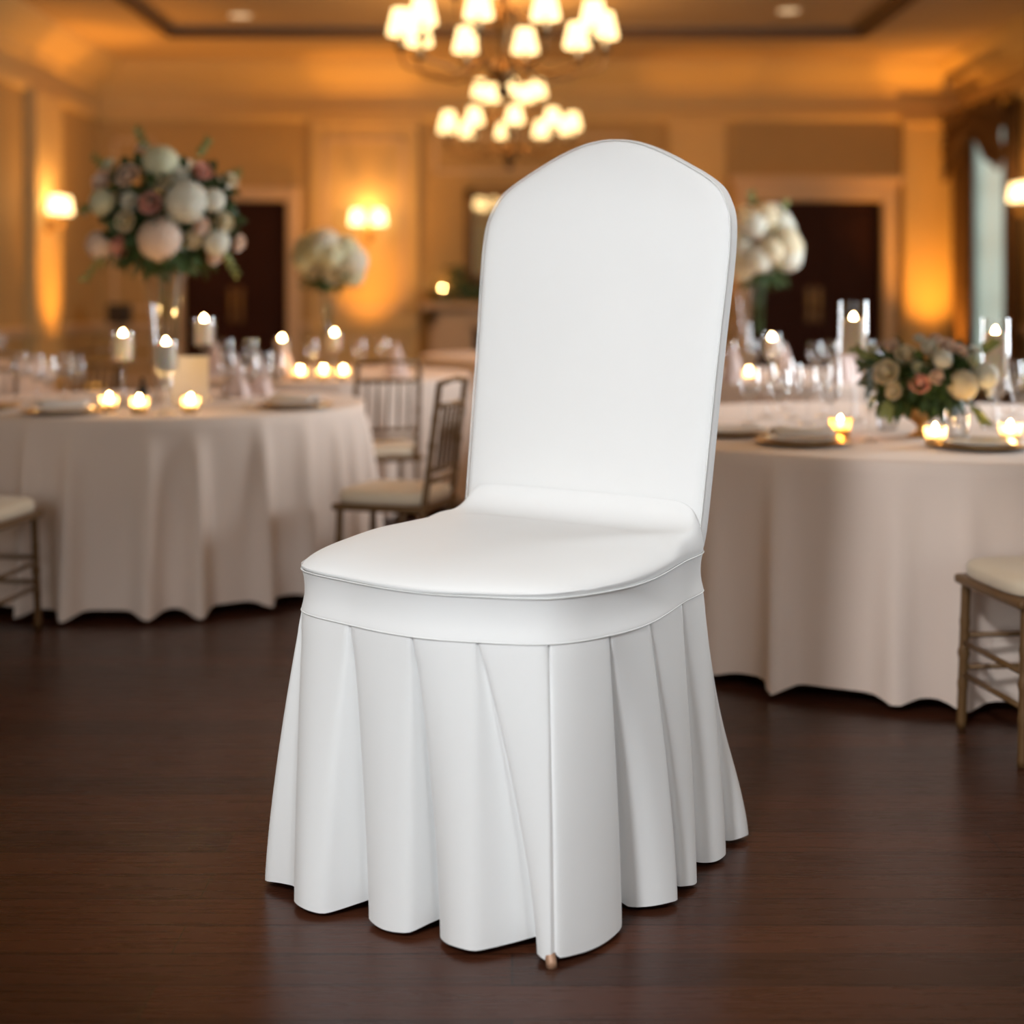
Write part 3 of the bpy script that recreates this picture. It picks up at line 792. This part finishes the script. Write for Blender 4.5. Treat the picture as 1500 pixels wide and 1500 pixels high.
# ------------------------------------------------------------------ chiavari chairs
def chiavari():
    root = empty('chiavari_chair', (0, 0, 0)); g = M['gold_wood']

    def turned(p0, p1, r):
        p0 = Vector(p0); p1 = Vector(p1); n = 24; pts = []; rs = []
        for i in range(n + 1):
            t = i / n; pts.append(p0.lerp(p1, t)); ring = max(0, 1 - abs(((t * 5) % 1) - .5) * 14); rs.append(r * (1 + .35 * ring))
        return MB().tube(pts, rs, 8)
    for s in (-1, 1):
        turned((s * .178, .178, 0), (s * .172, .165, .42), .014).build('leg', g, root)
        turned((s * .168, -.205, 0), (s * .160, -.165, .42), .014).build('leg', g, root)
        turned((s * .160, -.165, .42), (s * .155, -.225, .89), .013).build('back_post', g, root)
    b = MB()
    b.box((-.195, -.185, .405), (.195, .195, .432)); b.build('seat_frame', g, root, smooth=False, bevel=.01)
    c = MB(); n = 36; rows = []
    for sc, z in ((.97, .433), (1.0, .440), (1.0, .462), (.96, .476), (.8, .484), (.4, .488), (.0, .489)):
        row = []
        for j in range(n):
            t = 2 * PI * j / n; ct, st = math.cos(t), math.sin(t); q = (abs(ct) ** 5 + abs(st) ** 5) ** -.2
            row.append((.19 * q * ct * sc, .005 + .185 * q * st * sc, z))
        rows.append(row)
    bi = c.grid(rows, cu=True); c.cap([bi + j for j in range(n)][::-1]); c.build('cushion', M['cushion'], root)

    def bk(z): return -.165 - .06 * (z - .42) / .47
    for z in (.885, .80, .56, .52):
        MB().tube([(-.158, bk(z), z), (0, bk(z) - .012, z + (.012 if z > .84 else 0)), (.158, bk(z), z)], .011, 8).build('back_rail', g, root)
    for i in range(5):
        x = (i - 2) * .052
        MB().tube([(x, bk(.56) - .011, .56), (x, bk(.70) - .011, .70), (x, bk(.80) - .011, .80)], [.006, .0085, .006], 8).build('spindle', g, root)
    for z in (.15, .24):
        for s in (-1, 1):
            MB().tube([(s * .175, .175, z + .02), (s * .167, -.195, z + .02)], .008, 6).build('stretcher', g, root)
        MB().tube([(-.175, .172, z), (.175, .172, z)], .008, 6).build('stretcher', g, root)
    MB().tube([(-.167, -.195, .18), (.167, -.195, .18)], .008, 6).build('stretcher', g, root)
    return root


def chair(x, y, fx_, fy_, label, group=None):
    put('chiavari', chiavari, (x, y, 0), math.atan2(-fx_, fy_), label, 'chair', group)


chair(-1.925, 5.27, .99, -.12, 'gold bamboo-style chair cut by the frame edge, cushion beside the tall vase table')
chair(1.465, 4.035, -.99, -.145, 'gold bamboo-style chair nearest the camera, cream cushion beside the low bowl table')
chair(-.44, 5.72, -.96, .28, 'gold bamboo-style chair seen from the side between the tall vase table and slipcovered chair')
chair(-.67, 7.36, -.35, .94, 'gold bamboo-style chair seen from behind, at the white hydrangea table')
chair(-2.95, 8.35, -.3, .95, 'gold bamboo-style chair back nearest the side wall, behind the tall vase table')
chair(-2.55, 8.75, -.75, .6, 'gold bamboo-style chair back second from the side wall, behind the tall vase table')


# ------------------------------------------------------------------ lamps
def shade_part(parent, c, r0, r1, h, m):
    MB().lathe([(r0, 0), (r0 * .97, h * .2), (r1, h)], c, 16, cap=False).build('lamp_shade', m, parent, thick=.003)


def mk_chandelier():
    root = empty('chandelier', (0, 0, 0))            # origin at the height of the main ring of shades
    MB().lathe([(.001, -.40), (.025, -.385), (.035, -.36), (.02, -.33), (.06, -.30), (.09, -.26), (.06, -.22), (.03, -.2), (.028, -.05), (.05, 0), (.055, .06), (.03, .12), (.025, .30), (.045, .36), (.04, .42), (.02, .48), (.015, .62)], seg=20).build('stem', M['brass_dim'], root)
    MB().ball((0, 0, -.37), .045, 14, 10).build('finial', M['bronze'], root)
    b = MB()
    for i in range(13):
        z = .62 + i * .045; pts = []
        for j in range(10):
            t = 2 * PI * j / 10; u, w = .016 * math.cos(t), .03 * math.sin(t)
            pts.append((u, 0, z + w) if i % 2 else (0, u, z + w))
        b.tube(pts, .005, 6, closed=True)
    b.build('chain', M['bronze'], root)
    MB().lathe([(.07, 1.21), (.065, 1.22), (.02, 1.17)][::-1], seg=20).build('ceiling_canopy', M['brass'], root)
    for n, rad, z0, hub, a0 in ((10, .65, -.09, -.25, .09), (5, .30, .24, .10, .35)):
        for i in range(n):
            a = a0 + 2 * PI * (i + .5) / n - PI / 2; ca, sa = math.cos(a), math.sin(a)
            prof = [(.03, hub), (rad * .25, hub + .06), (rad * .5, hub - .03), (rad * .75, z0 - .16), (rad * .95, z0 - .13), (rad, z0 - .06), (rad, z0 - .02)]
            arm = MB().tube([p for p in spline([(r * ca, r * sa, z) for r, z in prof], 4, False)], .010, 7).build('arm', M['brass_dim'], root)
            MB().lathe([(.012, -.03), (.04, -.015), (.045, 0), (.02, 0)], (rad * ca, rad * sa, z0), 14).build('drip_cup', M['bronze'], arm)
            MB().lathe([(.017, 0), (.017, .11)], (rad * ca, rad * sa, z0), 12).build('candle_sleeve', M['sleeve'], arm)
            shade_part(arm, (rad * ca, rad * sa, z0 + .07), .088, .055, .165, M['shade'])
    return root


def light(kind, name, loc, power, color, **kw):
    l = bpy.data.lights.new(name, kind); l.energy = power; l.color = color
    for k_, v_ in kw.items():
        if k_ != 'rot': setattr(l, k_, v_)
    o = bpy.data.objects.new(name, l); COL.objects.link(o); o.location = loc
    if 'rot' in kw: o.rotation_euler = kw['rot']
    return o


WARM = (1.0, 0.48, 0.13)
for (x, y, lab, rz) in ((-.055, 9.5, 'nearer, larger-looking brass chandelier with a ring of lit cream shades', 0), (-.03, 15.0, 'farther, lower-looking brass chandelier with lit cream shades above the mantel', .31)):
    put('chandelier', mk_chandelier, (x, y, 2.88), rz, lab, 'chandelier')
    light('POINT', 'chandelier_bulbs', (x, y, 3.45), 130, WARM, shadow_soft_size=.4)


def mk_sconce():
    root = empty('wall_sconce', (0, 0, 0))           # back plate on the wall at the origin, facing -Y
    MB().lathe([(.03, 0), (.05, .01), (.055, .14), (.05, .27), (.02, .29), (.012, .34)], (0, -.012, -.30), 16).build('back_plate', M['brass'], root)
    for s in (-1, 1):
        arm = MB().tube(spline([(0, -.02, -.16), (s * .06, -.10, -.24), (s * .12, -.15, -.21), (s * .135, -.15, -.13)], 5, False), .009, 7).build('arm', M['brass'], root)
        MB().lathe([(.01, -.02), (.035, -.005), (.035, 0)], (s * .135, -.15, -.11), 12).build('drip_cup', M['brass'], arm)
        MB().lathe([(.014, 0), (.014, .08)], (s * .135, -.15, -.11), 10).build('candle_sleeve', M['sleeve'], arm)
        shade_part(arm, (s * .135, -.15, -.09), .098, .07, .19, M['sconce_shade'])
    return root


for (x, y, z, rz, lab) in ((-1.82, YB - .055, 2.18, 0, 'double sconce with two lit shades on the far wall, between doors and mantel'),
                           (XL + .125, 16.55, 2.20, PI / 2, 'sconce with lit shades on the pilaster of the side wall near the vase flowers'),
                           (XR - .005, 16.32, 2.33, -PI / 2, 'sconce with lit shades beside the window drapes')):
    put('sconce', mk_sconce, (x, y, z), rz, lab, 'wall sconce')
    n = Vector((0, -.30, .05)); n.rotate(__import__('mathutils').Euler((0, 0, rz)))
    light('POINT', 'sconce_bulbs', (x + n.x, y + n.y, z + n.z), 22, WARM, shadow_soft_size=.08)


def mk_downlight():
    root = empty('recessed_downlight', (0, 0, 0))
    MB().lathe([(.16, -.002), (.155, -.018), (.12, -.010), (.12, -.001)], seg=28, cap=False).build('trim_ring', M['trim'], root)
    MB().lathe([(.001, -.004), (.12, -.004)], seg=24, cap=False).build('lens', M['lens'], root)
    return root


for px, py, lab in ((352, 22, 'recessed ceiling downlight above the tall vase table'), (1155, 15, 'recessed ceiling downlight above the corniced doorway')):
    Y = F * (ZC + th - CH) / (HOR - py); x = (px - 750) * Y / F
    put('downlight', mk_downlight, (x, Y, ZC + th), 0, lab, 'ceiling light')


def mk_uplight():
    root = empty('floor_uplight', (0, 0, 0))
    MB().lathe([(.10, 0), (.11, .01), (.11, .15), (.10, .17), (.09, .165)], seg=20).build('can', M['black'], root)
    MB().lathe([(.001, .168), (.092, .168)], seg=20, cap=False).build('led_lens', M['led'], root)
    return root


AMB = (1.0, 0.38, 0.045)
for (x, y, lab, tilt, pw) in ((-1.83, YB - .6, 'amber floor uplight below the double sconce', (-.10, 0), 520), (XL + .62, 16.72, 'amber floor uplight below the side-wall sconce', (0, -.10), 620), (5.30, YB - .65, 'amber floor uplight at the pilaster next to the window', (-.10, 0), 800), (2.36, YB - .6, 'amber floor uplight behind the slipcovered chair', (-.10, 0), 260)):
    put('uplight', mk_uplight, (x, y, 0), 0, lab, 'uplight')
    light('SPOT', 'uplight_beam', (x, y, .19), pw * .62, AMB, spot_size=math.radians(76), spot_blend=1.0, shadow_soft_size=.06, rot=(PI + tilt[0], tilt[1], 0))
    light('SPOT', 'uplight_core_beam', (x, y, .19), pw * .55, AMB, spot_size=math.radians(27), spot_blend=.7, shadow_soft_size=.06, rot=(PI + tilt[0] * .3, tilt[1] * .3, 0))

# ------------------------------------------------------------------ window drapes
def drape(y0, y1, ztop, zbot, xc, name, label, m, pleats, amp, tie=None, seed=1):
    b = MB(); rows = []; n = pleats * 8
    for i in range(25):
        v = i / 24; z = ztop + (zbot - ztop) * v; row = []
        g = 1.0
        if tie: g = 1 - tie[1] * math.exp(-((v - tie[0]) / .22) ** 2)
        for j in range(n + 1):
            u = j / n; yc = tie[2] if tie else (y0 + y1) / 2
            row.append((xc - amp * math.sin(2 * PI * pleats * u) * (.6 + .4 * v) + .012 * math.sin(9 * u + seed), yc + (y0 + (y1 - y0) * u - yc) * g, z))
        rows.append(row)
    b.grid(rows)
    return tag(b.build(name, m, thick=.006), label, 'curtain')


sheer = bpy.data.materials.new('white_sheer'); sheer.use_nodes = True
nt = sheer.node_tree; nt.nodes.remove(nt.nodes['Principled BSDF'])
t_ = nt.nodes.new('ShaderNodeBsdfTranslucent'); d_ = nt.nodes.new('ShaderNodeBsdfDiffuse'); a_ = nt.nodes.new('ShaderNodeMixShader')
t_.inputs[0].default_value = (.88, .93, .86, 1); d_.inputs[0].default_value = (.8, .82, .76, 1); a_.inputs[0].default_value = .3
nt.links.new(t_.outputs[0], a_.inputs[1]); nt.links.new(d_.outputs[0], a_.inputs[2]); nt.links.new(a_.outputs[0], nt.nodes['Material Output'].inputs[0])
drape(W1[0] + .05, W1[1] + .05, 3.32, .02, XR - .035, 'sheer_curtain', 'pale sheer curtain glowing in the window between dark drapes', sheer, 9, .014)
drape(W1[1] - .30, W1[1] + .50, 3.40, .02, XR - .16, 'window_drape', 'dark drape hanging at the room-corner side of the pale sheer', M['drape'], 5, .04, None)
drape(W1[0] - .42, W1[0] + .06, 3.40, .02, XR - .10, 'window_drape', 'dark narrow drape hanging beside the wall sconce, nearer than the sheer', M['drape'], 3, .03, None, 3)
b = MB(); rows = []
for i in range(13):
    v = i / 12; row = []
    for j in range(41):
        u = j / 40; sag = (.30 + .55 * abs(math.cos(PI * u))) * v
        row.append((XR - .27 - .03 * math.sin(v * 14) * (1 - .4 * v), W1[0] - .4 + (W1[1] - W1[0] + .95) * u, 3.47 - sag - .02 * math.sin(u * 30)))
    rows.append(row)
b.grid(rows); tag(b.build('swag_valance', M['drape'], thick=.01), 'dark swagged valance across the top of the window', 'valance')
tag(MB().tube([(XR - .16, W1[0] - .42, 3.47), (XR - .16, W1[1] + .55, 3.47)], .018, 10).build('curtain_rod', M['bronze']), 'dark rod carrying the window drapes and valance', 'curtain rod')

# ------------------------------------------------------------------ the slipcovered banquet chair
A = Vector((.8145, -.5802)); B = Vector((.5802, .8145)); P1 = Vector((.063, 2.74))
LOOP = [(-.425, 3.037), (-.3125, 2.90), (-.186, 2.80), (-.063, 2.757), (.069, 2.741), (.184, 2.812), (.268, 2.917), (.352, 3.105), (.412, 3.25), (.33, 3.355), (.20, 3.44), (.07, 3.53), (-.06, 3.60), (-.17, 3.51), (-.27, 3.37), (-.37, 3.21)]
ORG = Vector((-.01, 3.17))
chair_root = tag(empty('banquet_chair', (ORG.x, ORG.y, 0)), 'tall banquet chair in a white stretch cover with a pleated skirt, standing in front', 'chair')
NS = 10
loop = spline(LOOP, NS)
cen = Vector((-.01, 3.17))


def loc3(p, z): return (p.x - ORG.x, p.y - ORG.y, z)


def outward(p, d):
    q = p - cen; return p + q.normalized() * d


# seat cover: domed cushion with rolled edge, rising into the backrest
b = MB(); rows = []
for sc, z in ((.985, .650), (1.0, .657), (1.012, .664), (1.014, .672)): rows.append([loc3(cen + (p - cen) * sc, z) for p in loop])
for i in range(1, 31):
    rho = 1 - i / 30 if i < 30 else 0.0
    rho = math.sin(rho * PI / 2) ** .8 if rho > 0 else 0
    row = []
    for p in loop:
        q = cen + (p - cen) * (1.014 * rho)
        bbv = (q - P1).dot(B); g = 1 - rho ** 26
        kk = max(0, min(1, (bbv - .40) / .10)); kk = kk * kk * (3 - 2 * kk) * g
        z = .672 + .050 * (1 - (rho * (1 - kk) + .80 * kk) ** 5) ** .55
        if bbv > .515:                      # fillet that runs up into the backrest, tangent to it
            ph = min(1, (bbv - .515) / .068) * math.radians(81); rf = .069
            q = q + B * (.515 + rf * math.sin(ph) - bbv) * g; z += rf * (1 - math.cos(ph)) * g
        front = max(0, .22 - bbv); z -= .05 * front
        row.append(loc3(q, z))
    rows.append(row)
b.grid(rows, cu=True)
seat = b.build('seat', M['spandex'], chair_root, sub=1)
# band round the seat
b = MB(); rows = []
for z, d in ((.660, .004), (.650, .000), (.630, -.003), (.605, -.003), (.585, .002), (.574, .005)): rows.append([loc3(outward(p, d), z) for p in loop])
b.grid(rows, cu=True)
b.build('seat_band', M['spandex'], chair_root, thick=.003, sub=1)
b = MB(); b.tube([loc3(outward(p, .0055), .659) for p in loop], .0014, 6, closed=True); b.tube([loc3(outward(p, .0055), .575) for p in loop], .0012, 6, closed=True)
b.build('piping', M['thread'], chair_root)
# backrest
HW = [(.61, .25), (.645, .302), (.68, .318), (.80, .324), (.94, .328), (1.12, .334), (1.25, .340), (1.33, .3415), (1.39, .337), (1.43, .322), (1.462, .300), (1.490, .262), (1.512, .222), (1.536, .176), (1.560, .122), (1.577, .070), (1.584, .028)]
s0 = -.316
pts = [(0, .60), (-.14, .60)] + [(-h, z) for z, h in HW] + [(0, 1.5855)] + [(h, z) for z, h in HW[::-1]] + [(.14, .60)]
ol = [Vector(p) for p in spline([(x, z, 0) for x, z in pts], 5)]
mid = Vector((0, 1.08, 0)); TH = .056


def back_pt(x, z, dep):
    p = P1 + A * (s0 + x) + B * (.58 + .16 * (z - .7) + TH / 2 + dep - .010 * (x / .33) ** 2 * 0)
    return loc3(p, z)


b = MB(); rows = []
RH = [0, .25, .5, .7, .84, .92, .955, .975, .988, .996, 1.0]
for sg, seq in ((-1, RH), (1, RH[::-1][1:])):
    for rho in seq:
        dep = sg * (TH / 2 * (1 - rho ** 34) ** .5 + .008 * (1 - rho ** 2))
        rows.append([back_pt(mid.x + (p.x - mid.x) * rho, mid.y + (p.y - mid.y) * rho, dep) for p in ol])
b.grid(rows, cu=True)
back = b.build('backrest', M['spandex'], chair_root)
bt = MB()
for sg in (-1,):
    bt.tube([back_pt(p.x * .991, mid.y + (p.y - mid.y) * .994, sg * (TH / 2 - .008)) for p in ol if p.y > .68], .0016, 6)
bt.build('piping', M['thread'], back)
# pleated skirt: (S, ridge, valley) plan points at the hem per pleat
HEM = [((-.440, 2.992), (-.370, 2.930), (-.262, 2.985)), ((-.285, 2.912), (-.195, 2.836), (-.115, 2.905)), ((-.140, 2.838), (-.070, 2.755), (.060, 2.815)),
       ((.045, 2.752), (.070, 2.722), (.079, 2.731)), ((.084, 2.727), (.214, 2.862), (.205, 2.99)), ((.230, 2.965), (.337, 2.993), (.318, 3.09)),
       ((.342, 3.055), (.386, 3.093), (.368, 3.215)), ((.396, 3.19), (.468, 3.238), (.448, 3.345)), ((.480, 3.32), (.537, 3.362), (.49, 3.43)),
       ((.50, 3.45), (.40, 3.52), (.35, 3.49)), ((.34, 3.54), (.22, 3.61), (.18, 3.57)), ((.17, 3.62), (.05, 3.68), (.02, 3.63)),
       ((.0, 3.69), (-.13, 3.71), (-.14, 3.63)), ((-.19, 3.65), (-.275, 3.52), (-.25, 3.49)), ((-.30, 3.47), (-.38, 3.33), (-.35, 3.30)), ((-.42, 3.29), (-.519, 3.09), (-.437, 3.035))]
HZ = .011; HS = (CH - HZ) / CH


def build_skirt():
    n1, n2, n3 = 12, 8, 3
    top, hem, kind = [], [], []
    npl = len(HEM)
    for i in range(npl):
        S, Rg, V = [Vector(q) * HS for q in HEM[i]]; S2 = Vector(HEM[(i + 1) % npl][0]) * HS
        span = [loop[(i * NS + j) % len(loop)] for j in range(NS + 1)]

        def on(t):
            f = t * NS; j = min(NS - 1, int(f)); return span[j].lerp(span[j + 1], f - j)
        cR = (Rg - S); nrm = Vector((cR.y, -cR.x)); nrm = nrm.normalized() if nrm.length > 1e-6 else nrm
        if nrm.dot((S + Rg) / 2 - cen) < 0: nrm = -nrm
        for j in range(n1):
            t = j / n1; top.append(on(.03 + .94 * t)); hem.append(S.lerp(Rg, t) + nrm * (.016 * math.sin(PI * t) * min(1, cR.length / .1))); kind.append(0)
        e = outward(span[NS], -.007)
        for j in range(n2):
            t = j / n2; top.append(on(.97).lerp(e, t)); hem.append(Rg.lerp(V, t)); kind.append(t)
        for j in range(n3):
            t = j / n3; top.append(e.lerp(outward(span[NS], .001), t)); hem.append(V.lerp(S2, t)); kind.append(1 - t)
    n = len(top); rows = []; NV = 34
    for i in range(NV + 1):
        v = i / NV; w = 1 - (1 - v) ** 1.35
        ring = [outward(t, .004 + .002 * v).lerp(h, w) for t, h in zip(top, hem)]
        for _ in range(2 if i > 2 else 0):
            ring = [ring[j] * .5 + (ring[j - 1] + ring[(j + 1) % n]) * .25 for j in range(n)]
        rows.append([(p.x - ORG.x, p.y - ORG.y, .575 + (HZ - .575) * v + .010 * kind[j] * v ** 4 + .002 * math.sin(j * .37) * v ** 6) for j, p in enumerate(ring)])
    bb = MB(); bb.grid(rows, cu=True)
    bb.build('skirt', M['spandex'], chair_root)


build_skirt()
for (tx, ty, bx2, by2) in ((.045, 2.80, .0715, 2.696), (-.38, 3.09, -.40, 3.08), (.36, 3.27, .40, 3.29), (-.07, 3.53, -.09, 3.58)):
    MB().tube([(tx - ORG.x, ty - ORG.y, .62), (tx * .35 + bx2 * .65 - ORG.x, ty * .5 + by2 * .5 - ORG.y, .05), (bx2 - ORG.x, by2 - ORG.y, .006), (bx2 - ORG.x, by2 - ORG.y, .0)], [.016, .012, .010, .010], 10).build('leg', M['foot'], chair_root)

# ------------------------------------------------------------------ daylight, added fill spots for the chair, world, camera
DAY = (0.86, 0.94, 1.0)
for (x0, x1), pw in zip(FW, (50, 18)):
    light('AREA', 'window_daylight', ((x0 + x1) / 2, YF + .02, 1.9), pw, DAY, shape='RECTANGLE', size=1.5, size_y=2.7, rot=(PI / 2, 0, 0))  # area lights added at the unseen front windows to brighten the chair
light('AREA', 'window_daylight', (XR - .02, (W2[0] + W2[1]) / 2, 1.9), 350, DAY, shape='RECTANGLE', size=2.7, size_y=1.9, rot=(0, PI / 2, 0))
for lx, ly, pw, lab in ((-1.6, -1.2, 1290, 'unseen ceiling spot added to brighten the slipcovered chair, toward the tall vase table'), (1.0, -1.0, 390, 'unseen ceiling spot added to brighten the slipcovered chair, toward the low bowl table')):
    put('downlight', mk_downlight, (lx, ly, ZC), 0, lab, 'ceiling light')
    q = Vector((0.0, 3.15, .85)) - Vector((lx, ly, ZC - .03))
    light('SPOT', 'chair_fill_spot', (lx, ly, ZC - .03), pw, (.95, .975, 1.0), spot_size=math.radians(25), spot_blend=.5, shadow_soft_size=.32, rot=q.to_track_quat('-Z', 'Y').to_euler())  # fill spot added to brighten the chair alone; fixture and lamp are unseen
w = bpy.data.worlds.new('daylight'); SC.world = w; w.use_nodes = True
w.node_tree.nodes['Background'].inputs[0].default_value = (.80, .92, .98, 1); w.node_tree.nodes['Background'].inputs[1].default_value = 2.2

cam = bpy.data.cameras.new('camera'); co = bpy.data.objects.new('camera', cam); COL.objects.link(co)
co.location = (0, 0, CH); co.rotation_euler = (PI / 2, 0, 0)
cam.sensor_width = 36; cam.sensor_fit = 'HORIZONTAL'; cam.lens = F / 1500 * 36; cam.shift_y = -(750 - HOR) / 1500
cam.clip_end = 100
cam.dof.use_dof = True; cam.dof.focus_distance = 3.10; cam.dof.aperture_fstop = cam.lens / 1000 / .036
SC.camera = co
SC.view_settings.view_transform = 'Standard'; SC.view_settings.look = 'None'; SC.view_settings.gamma = 1; SC.view_settings.use_curve_mapping = False
SC.view_settings.exposure = 0.0
cy = SC.cycles
cy.use_denoising = True; cy.max_bounces = 8; cy.diffuse_bounces = 4; cy.transparent_max_bounces = 24; cy.caustics_reflective = False; cy.caustics_refractive = False
cy.sample_clamp_indirect = 3.0
for o in COL.objects: o.select_set(False)
